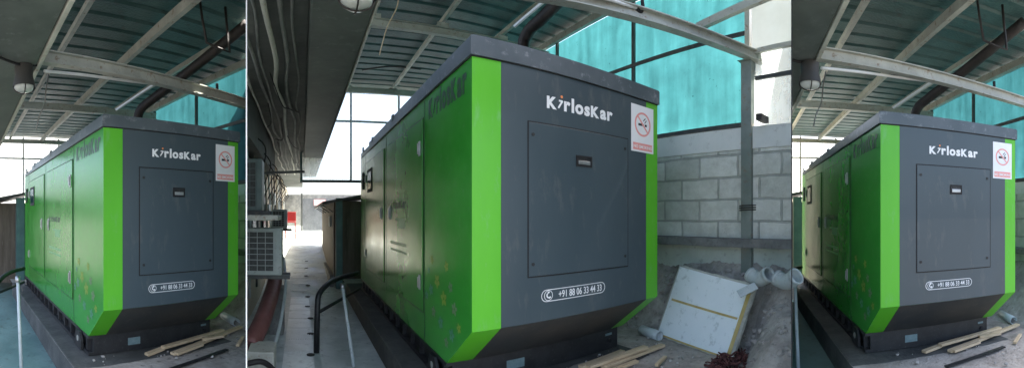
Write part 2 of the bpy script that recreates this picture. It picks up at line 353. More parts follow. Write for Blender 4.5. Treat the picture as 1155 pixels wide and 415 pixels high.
# ------------------------------------------------------------------ the generator set
def handle_bm(y,z,w=.05,h=.15):
    b=box(-.012,.0,y-w/2,y+w/2,z-h/2,z+h/2,bev=.006)
    return join(b,box(-.028,-.0125,y-w*.22,y+w*.22,z-h*.36,z+h*.36,bev=.005))
def generator(label,m,W,L,zl,zg,zb,zc,bw,ins):
    g=thing('diesel_generator',label,'generator',m,'silenced generator sets in green and grey canopies')
    k=W/2.1755; kz=(zg-zb)/2.13
    X=lambda x:x*k
    Z=lambda z:zb+(z-.66)*kz
    def P(name,bm,mm,root=g): return link(name,bm,M[mm] if isinstance(mm,str) else mm,root)
    body=P('canopy_body',prism([(0,zg),(0,zb),(ins,zc),(L,zc),(L,zg)],0,0,W),'green')
    # corner trims wrap the front edge; grey front panel and its sloped skirt sit between them
    bwr=bw*.75
    for x0,x1 in ((0,bw),(W-bwr,W)):
        P('corner_trim',prism([(-.004,zg-.002),(-.004,zb-.001),(ins-.004,zc+.001),(ins-.0015,zc+.001),(-.001,zb+.001),(-.001,zg-.002)],0,x0-.002,x1+.002),'greentrim')
    P('front_panel',box(bw+.003,W-bwr-.003,-.006,-.0012,zb+.002,zg-.003),'grey')
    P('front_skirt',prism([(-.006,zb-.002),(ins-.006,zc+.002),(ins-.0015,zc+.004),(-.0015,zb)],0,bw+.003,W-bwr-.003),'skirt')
    # lid with drip edge, lifting lugs
    lid=P('roof_lid',join(prism([(-.02,zg),(W+.02,zg),(W+.02,zl-.012),(W+.005,zl),(-.005,zl),(-.02,zl-.012)],1,-.022,L*.80),
            box(-.005,W+.005,L*.80+.002,L-.02,zg,zl-.05,bev=.01)),'lid')
    P('drip_seam',box(-.0035,W+.0035,-.0075,L+.002,zg-.010,zg-.0012),'seal')
    for yy in (.46,.74,.93): P('lifting_lug',box(-.028,.0,L*yy-.05,L*yy+.05,zl-.07,zl+.02,bev=.008),'lid',lid)
    # access hatch
    hx0,hx1,hz0,hz1=X(.51),X(1.69),Z(1.05),Z(2.333)
    hatch=P('access_hatch',box(hx0,hx1,-.0125,-.0082,hz0,hz1,bev=.0015),'grey')
    P('hatch_seal',box(hx0-.011,hx1+.011,-.0086,-.0058,hz0-.011,hz1+.011),'seal',hatch)
    lx,lz=X(1.106),Z(2.053)
    lat=P('latch',join(box(lx-.095*k,lx+.095*k,-.020,-.0122,lz+.036,lz+.05),box(lx-.095*k,lx+.095*k,-.020,-.0122,lz-.05,lz-.036),
           box(lx-.095*k,lx-.08*k,-.020,-.0122,lz-.0355,lz+.0355),box(lx+.08*k,lx+.095*k,-.020,-.0122,lz-.0355,lz+.0355)),'seal',hatch)
    P('latch_recess',box(lx-.08*k+.001,lx+.08*k-.001,-.0145,-.0122,lz-.035,lz+.035),'black',hatch)
    P('latch_lever',box(lx-.068*k,lx+.07*k,-.024,-.0147,lz-.030,lz+.004,bev=.003),'chrome',hatch)
    for sx in (hx0+.04,hx1-.04):
        for sz in (hz0+.10,hz1-.10):
            P('screw',xf(tube([(0,0,0),(0,-.006,0)],.015,10),Matrix.Translation((sx,-.0122,sz))),'ink',hatch)
    # brand lettering on the front
    hh=.112*k
    w,dot,wl=wordmark(hh,None); s=(X(1.491)-X(.695))/wl
    xf(w,Matrix.Diagonal((s,s*.98,1,1))); xf(dot,Matrix.Diagonal((s,s*.98,1,1)))
    wm=P('brand_lettering',onfront(w,X(.695),Z(2.484),-.0062),'white')
    P('orange_dot',onfront(dot,X(.695),Z(2.484),-.0062),'orange',wm)
    # phone number in its outlined pill
    px0,px1,pz=X(.637),X(1.376),Z(.872); ph=.052*kz
    def cap(r,x0,x1,n=10):
        return [(x1-r+r*math.sin(t*PI/n),-r*math.cos(t*PI/n)) for t in range(n+1)]+[(x0+r-r*math.sin(t*PI/n),r*math.cos(t*PI/n)) for t in range(n+1)]
    o1=cap(ph,px0,px1); o2=cap(ph-.006,px0+.006,px1-.006)
    bm=bmesh.new(); A=[bm.verts.new((a,b,0.0012)) for a,b in o1]; B=[bm.verts.new((a,b,0.0012)) for a,b in o2]
    for i in range(len(A)): bm.faces.new([A[i],A[(i+1)%len(A)],B[(i+1)%len(A)],B[i]])
    pill=P('number_outline',onfront(recalc(bm),0,pz,-.0062),'white')
    t=text_bm('+91 88 06 33 44 33',.088*k,.0005); a0,a1=extent(t); sx=(px1-px0-.23*k)/(a1-a0)
    xf(t,Matrix.Diagonal((sx,1,1,1))@Matrix.Translation((-a0,0,0)))
    P('phone_number',onfront(t,px0+.185*k,pz-.030*k,-.0062),'white')
    icx=px0+.075*k
    ic=ring(.040*k,.045*k,.001,24)
    arc=[(.024*math.cos(t),.024*math.sin(t)) for t in [math.radians(130+i*20) for i in range(9)]]
    arc=arc+[(.013*math.cos(t),.013*math.sin(t)) for t in [math.radians(290-i*20) for i in range(9)]]
    hs=flat([(a*k*1.1+.004,b*k*1.1+.002) for a,b in arc]); e1=xf(flat([(-.010,-.007),(.010,-.007),(.010,.007),(-.010,.007)]),Matrix.Translation((.001*k,.026*k,0))@Matrix.Rotation(.5,4,'Z')); e2=xf(flat([(-.010,-.007),(.010,-.007),(.010,.007),(-.010,.007)]),Matrix.Translation((.014*k,-.018*k,0))@Matrix.Rotation(.5,4,'Z'))
    P('phone_symbol',onfront(join(ic,hs,e1,e2),icx,pz,-.0062),'white')
    # no smoking notice
    nx,nz,nw,nh=X(1.925),Z(2.474),X(.355),.49*kz
    sg=P('no_smoking_notice',box(nx-nw/2,nx+nw/2,-.0105,-.0066,nz-nh/2,nz+nh/2),'white')
    rr=nw*.36; cy=nz+nh*.10
    P('prohibition_ring',onfront(join(ring(rr*.84,rr),xf(flat([(-rr*.9,-rr*.07),(rr*.9,-rr*.07),(rr*.9,rr*.07),(-rr*.9,rr*.07)]),Matrix.Rotation(-PI/4,4,'Z'))),nx,cy,-.0108),'red',sg)
    P('cigarette_symbol',onfront(join(flat([(-rr*.55,-.012),(-rr*.1,-.012),(-rr*.1,.012),(-rr*.55,.012)]),flat([(-rr*.05,-.012),(rr*.12,-.012),(rr*.12,.012),(-rr*.05,.012)]),flat([(rr*.25,-.012),(rr*.5,-.012),(rr*.5,.012),(rr*.25,.012)]),
        flat([(rr*.2,rr*.2),(rr*.26,rr*.16),(rr*.5,rr*.42),(rr*.45,rr*.46)]),flat([(rr*.02,rr*.36),(rr*.08,rr*.32),(rr*.36,rr*.56),(rr*.3,rr*.62)])),nx,cy-.005,-.0106),'ink',sg)
    P('red_bar',onfront(flat([(-nw*.43,-nh*.075),(nw*.43,-nh*.075),(nw*.43,nh*.075),(-nw*.43,nh*.075)],.001),nx,nz-nh*.385,-.0106),'red',sg)
    t=text_bm('NO SMOKING',nh*.095,.0008,.0005,'CENTER'); P('notice_lettering',onfront(t,nx,nz-nh*.42,-.0122),'white',sg)
    # side doors, seams, window, handles
    q=L/5.6753
    Y=lambda y:y*q
    for i,(y0,y1) in enumerate(((1.24,2.95),(3.24,4.98))):
        d=P('side_door',box(-.012,-.0015,Y(y0),Y(y1),Z(.54),Z(2.585),bev=.003),'green')
        P('door_seal',box(-.006,-.001,Y(y0)-.011,Y(y1)+.011,Z(.54)-.011,Z(2.585)+.011),'seal',d)
        P('door_handle',xf(handle_bm(Y(y1-.17 if i==0 else y0+.17),Z(1.60),.075,.19),Matrix.Translation((-.0122,0,0))),'chrome',d)
        for zz in (2.28,.84): P('hinge',xf(handle_bm(Y(y0+.09 if i==0 else y1-.06),Z(zz),.06,.16),Matrix.Translation((-.0122,0,0))),'chrome',d)
        if i==1:
            wn=P('window_frame',box(-.022,-.0122,Y(4.24),Y(4.74),Z(2.0),Z(2.43),bev=.004),'seal',d)
            P('window_pane',box(-.025,-.0222,Y(4.31),Y(4.67),Z(2.06),Z(2.37),bev=.001),'window',d)
    for yy in (1.19,3.10,5.06): P('panel_seam',box(-.0025,.0,Y(yy)-.005,Y(yy)+.005,zc+.02,zg-.02),'darkgreen')
    P('louvre_plate',box(-.02,-.0005,Y(5.25),Y(5.4),Z(2.1),Z(2.45),bev=.004),'seal')
    # lettering on the side
    w,dot,wl=wordmark(.13*kz,None); s=Y(.98)/wl; dot.free()
    P('side_lettering',onside(xf(w,Matrix.Diagonal((s,1.8,1,1))),Y(1.06),Z(2.545),-.0006),'darkgreen')
    w,dot,wl=wordmark(.10*kz,None); s=Y(.85)/wl; dot.free()
    P('door_lettering',onside(xf(w,Matrix.Diagonal((s,1.2,1,1))),Y(2.76),Z(1.66),-.0125),'darkgreen')
    for z0,z1,y0,y1 in ((1.40,1.50,2.30,1.95),(1.50,1.53,2.45,1.9),(.95+.22,.99+.22,2.75,1.9),(.86+.22,.89+.22,2.75,1.9)):
        P('small_print',box(-.0135,-.0121,Y(y1),Y(y0),Z(z0),Z(z1)),'palegreen')
    rnd=random.Random(5)
    spots=[(.95,1.12,.05,'fl_y'),(.55,1.10,.05,'fl_y'),(.80,.93,.07,'fl_y'),(.98,.82,.06,'fl_b'),(.45,.93,.05,'fl_p'),(.62,.80,.075,'fl_y'),(.36,.76,.06,'fl_p'),(.90,.62,.055,'fl_p'),(.70,.56,.06,'fl_b'),(.42,.52,.06,'fl_b'),(1.12,.74,.05,'fl_b'),(.26,.62,.045,'fl_y'),(.55,.42,.05,'fl_p'),(1.05,1.0,.035,'fl_b')]
    for y,z,r,mm in spots:
        bm=bmesh.new(); a0=rnd.random()*6
        for i in range(5):
            t=a0+i*2*PI/5; c=Vector((math.cos(t)*r*.58,math.sin(t)*r*.58,.0012)); 
            vs=[bm.verts.new(c+Vector((math.cos(t)*math.cos(s*PI/5)*r*.44-math.sin(t)*math.sin(s*PI/5)*r*.3,math.sin(t)*math.cos(s*PI/5)*r*.44+math.cos(t)*math.sin(s*PI/5)*r*.3,i*.0001))) for s in range(10)]
            bm.faces.new(vs)
        P('flower_sticker',onside(bm,Y(y),Z(z),-.0006),mm)
    # skid base: flanges, web and ribs, towing lug, name plate
    y0=ins+.02; sk=P('skid_base',join(box(.06,W-.06,y0,L-.02,.004,zc-.004),box(.0,.0595,y0,L-.02,zc-.04,zc-.004),box(.0,.0595,y0,L-.02,.004,.04)),'black')
    for i in range(14):
        yy=y0+.10+(L-y0-.25)*i/13; P('skid_rib',box(.012,.0595,yy-.02,yy+.02,.041,zc-.041),'black',sk)
    lg=prism([(-.13,0),(.13,0),(.13,.11),(.06,.19),(-.06,.19),(-.13,.11)],0,0,.03)
    lug=P('towing_lug',xf(lg,Matrix.Translation((-.035,y0+.30,.02))),'black',sk)
    P('lug_hole',xf(tube([(0,0,0),(-.004,0,0)],.035,14),Matrix.Translation((-.0352,y0+.30,.12))),'steel',lug)
    P('name_plate',box(X(.62),X(.82),y0-.004,y0-.0005,zc*.30,zc*.66),'plate',sk)
    P('small_plate',box(X(1.92),X(2.02),y0-.004,y0-.0005,zc*.68,zc*.78),'plate',sk)
    P('drain_plug',xf(tube([(0,0,0),(0,-.02,0)],.022,12),Matrix.Translation((X(1.98),y0-.0003,zc*.42))),'seal',sk)
    return g

# ------------------------------------------------------------------ shared pieces
def corrugated(a0,a1,b0,b1,z,pitch=.36,hgt=.035):
    """roof sheet with ribs running along a"""
    bm=bmesh.new(); prof=[]; b=b0
    while b<b1:
        prof+=[(b,0),(b+pitch*.72,0),(b+pitch*.80,hgt),(b+pitch*.92,hgt)]; b+=pitch
    prof.append((b1 if b1>prof[-1][0] else b,0))
    rows=[[bm.verts.new((a,p,z+h+dz)) for p,h in prof] for dz in (0,.006) for a in (a0,a1)]
    for i in range(len(prof)-1):
        bm.faces.new([rows[0][i],rows[0][i+1],rows[1][i+1],rows[1][i]]); bm.faces.new([rows[2][i],rows[3][i],rows[3][i+1],rows[2][i+1]])
    return bm
def uvwall(bm,axis_b=1):
    uv=bm.loops.layers.uv.verify()
    for f in bm.faces:
        for l in f.loops: l[uv].uv=(l.vert.co.y if abs(f.normal.x)>.5 else l.vert.co.x,l.vert.co.z)
    return bm
def gridbm(fn,nu,nv):
    bm=bmesh.new(); V=[[bm.verts.new(fn(i/nu,j/nv)) for j in range(nv+1)] for i in range(nu+1)]
    for i in range(nu):
        for j in range(nv):
            f=bm.faces.new([V[i][j],V[i+1][j],V[i+1][j+1],V[i][j+1]]); f.smooth=True
    return bm
def plank(bay,p,q,w,t,label,z=.0):
    p=Vector(p); q=Vector(q); L=(q-p).length; mid=(p+q)/2; ang=math.atan2((q-p).y,(q-p).x)
    tilt=math.asin((q-p).z/L)
    bm=box(-L/2,L/2,-w/2,w/2,0,t,bev=.003)
    bmesh.ops.subdivide_edges(bm,edges=[e for e in bm.edges if abs((e.verts[0].co-e.verts[1].co).x)>L*.5],cuts=6)
    sd=random.random()*50
    for v in bm.verts: v.co.y+=.006*math.sin(v.co.x*2.1+sd); v.co.z+=.004*math.sin(v.co.x*2.7+sd)
    mt=Matrix.Translation(bay.W(*mid))@Matrix.Rotation(bay.yaw+ang,4,'Z')@Matrix.Rotation(-tilt,4,'Y')
    o=link('timber_plank',bm,M['wood']); o.matrix_world=mt
    return tag(o,label,'plank','sawn planks lying in front of the generator sets')
def pipe_bit(bay,p,q,r,label,name='pipe_offcut',m='pvc'):
    p=Vector(p); q=Vector(q); t=(q-p).normalized()
    bm=bmesh.new(); R0=bm_tube(bm,[p,q],r,18,False); R1=bm_tube(bm,[p,q],r*.86,18,False)
    for A,B in ((R0[0],R1[0]),(R0[1],R1[1])):
        for k in range(18): bm.faces.new([A[k],B[k],B[(k+1)%18],A[(k+1)%18]])
    recalc(bm)
    return solo(name,label,'pipe',bm,M[m],bay,tuple((p+q)/2-Vector((0,0,r))),'loose pipe offcuts on the yard ground')
def lamp(bay,a,b,z,label,s=1.,tilt=(0,0)):
    m=at(bay,a,b,z)
    g=thing('bulkhead_lamp',label,'lamp',m,'bulkhead lamps under the box beams')
    prof=[(0,.085),(-.02,.09),(-.10,.085),(-.16,.10),(-.20,.105)]
    def lathe(pr,seg=20):
        bm=bmesh.new(); R=[[bm.verts.new((math.cos(t*2*PI/seg)*r*s,math.sin(t*2*PI/seg)*r*s,zz*s)) for t in range(seg)] for zz,r in pr]
        for A,B in zip(R,R[1:]):
            for k in range(seg): f=bm.faces.new([A[k],A[(k+1)%seg],B[(k+1)%seg],B[k]]); f.smooth=True
        return bm
    link('housing',recalc(lathe(prof)),M['skirt'],g)
    link('reflector',recalc(lathe([(-.199,.095),(-.12,.06),(-.08,.01)])),M['chrome'],g)
    link('glass_cover',recalc(lathe([(-.198,.094),(-.225,.085),(-.245,.055),(-.25,.003)])),M['lampglass'],g)
    bm=bmesh.new()
    for i in range(2): bm_tube(bm,[(math.cos(t)*.1*s*math.cos(i*PI/2),math.cos(t)*.1*s*math.sin(i*PI/2),(-.2-.062*math.sin(t))*s) for t in [PI*j/10 for j in range(11)]],.005*s,6)
    link('wire_guard',bm,M['rust'],g)
    return g
def bolts(bm): return bm

# ------------------------------------------------------------------ open ground under everything
struct('open_ground',gridbm(lambda u,v:Vector(((u-.5)*700,(v-.5)*700,-.34)),4,4),M['ground'])

# ------------------------------------------------------------------ the two dividing sheets
def partition(az,label,edge):
    r0,r1,t=2.7,8.5,.0028
    mt=Matrix.Translation((math.sin(az)*r0,math.cos(az)*r0,-.33))@Matrix.Rotation(-az+PI/2,4,'Z')
    g=thing('partition_wall',label,'partition',mt,'thin steel partitions between the generator bays')
    link('steel_sheet',box(.012,r1-r0,-t/2,t/2,0,3.25),M['part'],g)
    link('edge_strip',box(0,.0115,-.0042,.0042,0,3.4),M[edge],g)
partition(AZL,'white edged sheet steel partition dividing the left bay from the alley with air conditioners','white')
partition(AZR,'dark edged sheet steel partition dividing the block wall from the right bay','seal')

# ================================================================== CENTRE BAY
B=BC
generator('largest green and grey generator, in the middle bay with the block wall to its right',at(B,1.268,2.787,0),2.1755,5.6753,2.94,2.788,.661,.24,.2494,.5384)
# ground
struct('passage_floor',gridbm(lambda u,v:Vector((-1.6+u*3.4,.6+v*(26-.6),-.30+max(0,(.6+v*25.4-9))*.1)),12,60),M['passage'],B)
def yardfn(u,v):
    a=1.02+u*4.2; b=1.0+v*11; z=.0+.018*noise.noise(Vector((a*1.7,b*1.7,1)))+.012*noise.noise(Vector((a*5,b*5,3)))
    if a<3.4 and b>3.2: z=min(z,-.001)
    return Vector((a,b,z-.010))
struct('yard_ground',gridbm(yardfn,60,110),M['yard'],B)
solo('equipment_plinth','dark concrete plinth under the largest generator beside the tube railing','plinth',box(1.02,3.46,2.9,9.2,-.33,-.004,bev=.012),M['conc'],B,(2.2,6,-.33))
struct('tile_path',join(*[box(-.24,.16,b,b+.58,-.32,-.30+.008+max(0,b-9)*.1) for b in [4.2+.6*i for i in range(24)]]),M['tile'],B)
struct('tile_ribs',join(*[box(-.24+.034*i,-.24+.034*i+.014,5.42,6.55,-.2905,-.284) for i in range(12)]),M['tile'],B)
for i in range(9):
    b=5.3+i*.95; z=-.30+.0083+max(0,b-9)*.1
    solo('drain_cover',['round dark drain cover in the tiled path, nearest of the row','round dark drain cover in the tiled path, second nearest of the row','third round drain cover along the tiled path beside the railing foot'][i] if i<3 else 'small dark drain cover farther along the tiled alley path','drain cover',xf(tube([(0,0,0),(0,0,.008)],.055,14),Matrix.Translation((.12+.02*(i%3),b,z))),M['seal'],B,(.12,b,z),'drain covers along the alley path')
# left building
nb=thing('neighbour_building','cream alley building with overhanging soffit, pipes and air conditioners on its wall','building',at(B,-1.2,12,-.33))
part('wall',box(-1.4,-.95,3.0,27,-.33,3.3),M['cream'],nb,B,True)
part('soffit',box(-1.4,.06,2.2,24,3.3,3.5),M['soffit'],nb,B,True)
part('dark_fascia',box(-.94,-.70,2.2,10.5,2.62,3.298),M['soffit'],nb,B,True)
part('sun_blocker',box(-1.4,-.02,2.2,4.8,3.502,4.35),M['cream'],nb,B,True)  # unseen block added above the soffit to keep sun off the left generator
part('edge_flashing',box(.562,.574,2.2,16.2,3.14,3.3),M['steel'],nb,B,True)
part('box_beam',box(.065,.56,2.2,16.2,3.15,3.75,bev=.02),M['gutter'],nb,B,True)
rnd=random.Random(3)
for i,(a,z,r) in enumerate(((-.16,3.25,.022),(-.30,3.24,.026),(-.42,3.26,.014),(-.52,3.25,.02),(-.64,3.22,.016),(-.06,3.26,.012))):
    pts=[(a+rnd.uniform(-.04,.04),b,z+rnd.uniform(-.05,.02)) for b in [2.4+.9*j for j in range(16)]]
    part('conduit',tube(spline(pts,4),r,8),M[('cable','steel','cable','cable','steel','cable')[i]],nb,B,True)
for i in range(6):
    a=rnd.uniform(-.6,-.3); b0=4.7+i*1.1; e_=rnd.uniform(-.3,.45)
    pts=[(a,b0,3.25),(a+.05+e_*.2,b0+.4+.3*rnd.random(),3.10-.12*rnd.random()),(a+e_*.6,b0+.9,3.06),(a+e_,b0+1.5+rnd.random(),3.24)]
    part('loose_cable',tube(spline(pts,6),.008,6),M['seal'],nb,B,True)
for b0,b1,z0,z1 in ((6.6,7.9,1.1,2.55),(9.2,10.2,1.2,2.5),(12.5,13.6,.2,2.3),(16,17.2,.9,2.3)):
    wf=part('window_frame',join(box(-.949,-.90,b0,b1,z0,z1,bev=.01)),M['tealframe'],nb,B,True)
    if wf: part('pane',box(-.899,-.893,b0+.08,b1-.08,z0+.08,z1-.08),M['window'],wf,B,True)
for i in range(12):
    b=6.2+i*1.05; part('drop_pipe',tube(spline([(-.88,b,3.25),(-.86,b+.05,2.4),(-.84,b+.3,1.5),(-.86,b+.35,.2)],5),.022,8),M[('pvc','cable','seal','cream')[i%4]],nb,B,True)
    if i%2: part('junction_box',box(-.948,-.80,b+.45,b+.75,1.5+.2*(i%3),1.85+.2*(i%3),bev=.01),M['acbody'],nb,B,True)
    part('crossing_cable',tube(spline([(-.9,b,2.9),(-.6,b+.3,2.7-.1*(i%3)),(-.7,b+.8,2.35),(-.9,b+1.2,2.0)],5),.012,6),M['seal'],nb,B,True)
part('wall_bracket',bar((-.94,6.5,2.25),(.05,6.7,2.30),.03,.04),M['darksteel'],nb,B,True)
# air conditioners facing the viewer on wall brackets
def aircon(label,a,b,z,w,h,dp,body='acbody'):
    g=thing('air_conditioner',label,'air conditioner',at(B,a,b,z),'outdoor air conditioner units along the alley wall')
    T=Matrix.Translation((a,b,z))
    def part(nm,bm,mm,root): return globals()['part'](nm,xf(bm,T),mm,root,B,True)
    part('casing',box(0,w,0,dp,0,h,bev=.015),M[body],g)
    part('intake',box(.045*w/.8,w*.80,-.006,-.0005,.05,h-.05,bev=.002),M['acdark'],g)
    gr=part('grille',join(*([box(.05*w,w*.80,-.014,-.0065,.05+(h-.1)*i/7,.05+(h-.1)*i/7+.007) for i in range(8)]+[box(.05*w+w*.75*i/4,.05*w+w*.75*i/4+.007,-.018,-.0142,.05,h-.05) for i in range(5)])),M[body],g)
    part('bracket',join(box(.03,w+.1,.02,.06,-.05,-.002),box(.03,w+.1,dp-.06,dp-.02,-.05,-.002)),M['darksteel'],g)
    part('side_panel',box(w*.84,w*.98,-.012,-.0006,.03,h-.03,bev=.004),M[body],g)
    return g
aircon('nearest white air conditioner with dark grille, low on the alley wall',-.80,5.05,.80,.55,.60,.34)
aircon('air conditioner on the high shelf at the left, above the nearest one',-.90,5.0,1.62,.40,.66,.34,'acdull')
q=B.r(307,258,8.6); aircon('small distant air conditioner far along the cream alley wall',q.x,q.y,q.z,.32,.42,.3)
solo('wall_shelf','grey steel shelf carrying the upper air conditioner on the alley wall','shelf',box(-.95,-.28,4.7,5.6,1.50,1.565,bev=.01),M['steel'],B,(-.6,5.1,1.5),cl=True)
solo('rolled_tarpaulin','long maroon rolled tarpaulin sloping under the nearest air conditioner','tarpaulin',clip(tube(spline([(-.62,4.7,-.02),(-.50,5.3,.22),(-.42,6.2,.52),(-.44,7.4,.78)],6),[.115]*19,14),None,None),M['maroon'],B,(-.5,5.5,-.3),cl=True)
solo('drain_pipe','pale grey bent pipe running beside the maroon tarpaulin','pipe',tube(spline([(-.42,4.5,-.2),(-.30,5.2,.05),(-.24,6.0,.5),(-.30,6.6,.85)],6),.024,8),M['pvc'],B,(-.35,5,-.3),cl=True)
solo('concrete_stub','grey concrete block standing under the nearest air conditioner','block',box(-.52,-.28,6.2,6.6,-.305,.42,bev=.02),M['ledge'],B,(-.4,6.4,-.3),cl=True)
solo('utility_box','low grey metal box on the alley floor at the lower left','box',box(-.60,-.30,4.35,4.75,-.305,.06,bev=.015),M['steel'],B,(-.45,4.5,-.3),cl=True)
solo('rubber_hose','black rubber hose curving in the lower left corner of the alley','hose',tube(spline([(-.62,4.05,.02),(-.42,4.15,.03),(-.27,4.05,-.04),(-.20,3.92,-.2),(-.19,3.85,-.29)],6),.03,10),M['seal'],B,(-.4,4,-.3),cl=True)
# far end of the alley
gt=thing('sheet_gate','grey sheet metal gate closing the far end of the alley','gate',at(B,1.2,20.2,.8))
part('gate_leaf',box(.05,1.35,20.2,20.24,.82,2.45),M['gate'],gt,B); part('gate_leaf',box(1.38,2.8,20.2,20.24,.82,2.45),M['gate'],gt,B)
part('gate_post',box(-.04,.045,20.15,20.27,.8,2.7),M['darksteel'],gt,B)
part('pink_notice',box(.62,1.2,20.17,20.198,2.1,2.4),M['pink'],gt,B)
ch=thing('plastic_chair','red plastic chair at the far end of the alley','chair',at(B,-.5,18,.6))
part('seat',box(-.75,-.25,17.3,17.8,1.27,1.32,bev=.01),M['redplastic'],ch,B); part('backrest',box(-.75,-.25,17.76,17.81,1.33,1.75,bev=.01),M['redplastic'],ch,B)
for a in (-.72,-.28):
    for b in (17.33,17.75): part('leg',box(a-.025,a+.025,b-.025,b+.025,.56,1.268),M['redplastic'],ch,B)
solo('far_wall','pale boundary wall beyond the alley gate','wall',box(-6,7,22.2,22.5,-.33,2.75),M['ledge'],B,(0,27.3,-.3),cl=True)
# shed behind the generator
sh=thing('lean_to_shed','brown boarded lean-to shed in the alley behind the largest generator','shed',at(B,1.6,11.5,-.33))
part('wall',box(.80,3.4,9.9,15.6,-.1,1.93),M['shed'],sh,B,True)
part('roof',prism([(.5,1.84),(3.6,2.42),(3.6,2.48),(.5,1.90)],1,9.55,16.0),M['darksteel'],sh,B,True)
part('kerb',box(.70,.798,9.9,15.6,-.3,.08,bev=.01),M['ledge'],sh,B,True)
part('corner_post',box(.84,1.0,9.72,9.88,-.3,2.0),M['tealframe'],sh,B,True)
part('switch_box',box(.74,.80,10.6,10.85,1.28,1.55,bev=.01),M['acbody'],sh,B,True)
for b in (10.2,11.6,13.,14.4): part('roof_strut',bar((.54,b,1.83),(.80,b,1.66),.03,.03),M['darksteel'],sh,B,True)
# end screen (pale panes) above the shed
def endscreen(bay,b,a0,a1,z0,z1,ms,trans,label,lo=None):
    g=thing('end_screen',label,'glazed screen',at(bay,(a0+a1)/2,b,z0),'pale end screens closing the shed roofs')
    part('pane',box(a0,a1,b,b+.012,z0,z1),M['paleglass'],g,bay,True)
    for a in ms: part('mullion',box(a-.025,a+.025,b-.06,b-.002,z0+.045,z1),M['steel'],g,bay,True)
    for z in trans: part('transom',box(a0,a1,b-.075,b-.061,z-.03,z+.03),M['steel'],g,bay,True)
    part('sill',box(a0,a1,b-.08,b-.002,z0-.03,z0+.04),M['darksteel'],g,bay,True)
    if lo is not None: part('end_bar',box(a0-.06,a0-.002,b-.06,b+.01,z0-.03,z1),M['tealframe'],g,bay,True)
endscreen(B,10.9,.02,5.0,2.50,5.02,(1.35,2.7,4.0),(4.15,),'pale glowing end screen with thin grey mullions behind the largest generator',1)
# right wall
rw=thing('block_wall','whitewashed concrete block wall beside the largest generator with a rough ledge','wall',at(B,4.9,5,-.01))
bw_=uvwall(recalc(box(4.76,4.95,.8,11.0,1.26,2.44)));
o=part('blockwork',bw_,M['block'],rw,B,True)
part('plaster_band',box(4.745,4.96,.8,11.0,2.442,2.735,bev=.004),M['whiteplaster'],rw,B,True)
part('plaster_base',box(4.775,4.95,.8,11.0,-.02,1.14),M['plaster'],rw,B,True)
def ledgefn():
    bm=box(4.60,4.95,.8,11.0,1.142,1.258)
    bmesh.ops.subdivide_edges(bm,edges=[e for e in bm.edges if abs(e.verts[0].co.y-e.verts[1].co.y)>5],cuts=60)
    for v in bm.verts:
        if v.co.x<4.7: v.co.x+=.025*noise.noise(Vector((v.co.y*3,v.co.z*9,0))); v.co.z+=.014*noise.noise(Vector((v.co.y*4,5,v.co.z)))
    return bm
part('ledge',ledgefn(),M['ledge'],rw,B,True)
# turquoise screen
def turq(bay,A,b0,b1,z0,z1,zm,ms,label,tw=.05):
    g=thing('turquoise_screen',label,'screen',at(bay,A,(b0+b1)/2,z0),'turquoise translucent screens above the side walls')
    edges=[b0]+[m for m in ms if b0<m<b1]+[b1]
    for p,q in zip(edges,edges[1:]): part('sheet_panel',box(A,A+.004,p+.002,q-.002,z0,z1),M['turq'],g,bay,True)
    for m in ms: part('mullion',box(A-.05,A-.002,m-tw/2,m+tw/2,z0,z1),M['darksteel'],g,bay,True)
    part('rail',box(A-.066,A-.051,b0,b1,zm-.03,zm+.03),M['darksteel'],g,bay,True)
    part('bottom_rail',box(A-.07,A-.004,b0,b1,z0-.06,z0-.002),M['darksteel'],g,bay,True)
turq(B,4.80,2.30,10.9,2.80,5.02,3.98,(2.30,4.35,6.4,8.5),'turquoise translucent screen above the whitewashed block wall')
# right of the post: open frame with a pale panel, beige building beyond
ow=thing('open_frame','pale translucent panel with crossed bars right of the grey green post','screen',at(B,4.8,1.5,2.74))
part('pale_panel',box(4.80,4.806,.8,2.27,2.74,3.72),M['paleglass'],ow,B,True)
part('cross_bar',bar((4.77,2.27,3.72),(4.77,.8,3.78),.05,.06),M['steel'],ow,B,True)
part('cross_bar',bar((4.76,2.2,3.36),(4.76,.8,3.40),.04,.05),M['darksteel'],ow,B,True)
part('stub_bar',box(4.55,4.78,2.02,2.10,2.76,2.84),M['rust'],ow,B,True)
solo('beige_building','plain beige building showing beyond the bars at the top right of the middle bay','building',box(9,13,-1,4.5,-.33,9),M['farwall'],B,(11,2,-.3),cl=True)
# canopy of the middle bay
def canopy(bay,label,sheet,beams,rafters,zr):
    g=thing('shed_canopy',label,'roof canopy',at(bay,(sheet[0]+sheet[1])/2,(sheet[2]+sheet[3])/2,zr),'steel shed canopies over the generator bays')
    part('roof_sheet',corrugated(sheet[0],sheet[1],sheet[2],sheet[3],zr+.16),M['roof'],g,bay,True)
    for a,b0,b1,z,w,h in rafters:
        bm=bmesh.new(); bm_bar(bm,(a,b0,z),(a,b1,z),w,h); part('rafter',bm,M['steel'],g,bay,True)
    for p,q,w,h in beams:
        bm=bmesh.new(); bm_ibeam(bm,p,q,w,h); part('beam',bm,M['steel'],g,bay,True)
    return g
zr=5.03
bA=B.r(858,66,5.35); bB=B.r(600,-14,3.75); bB.z=bA.z
ext=bB+(bB-bA)*.9
cn=canopy(B,'steel roof canopy of the middle bay with a long pale beam meeting the right post',(.0,4.85,1.5,10.9),
  [(ext,bA+(bA-bB).normalized()*.05,.12,.13),((-.0,6.75,4.88),(4.8,6.75,4.88),.1,.14),((0,10.75,4.98),(4.8,10.75,4.98),.1,.14)],
  [(1.25,1.5,10.7,5.09,.06,.08),(2.5,1.5,10.7,5.09,.06,.08),(3.72,1.5,10.7,5.09,.06,.08),(4.74,.9,10.7,5.07,.08,.12)],zr)
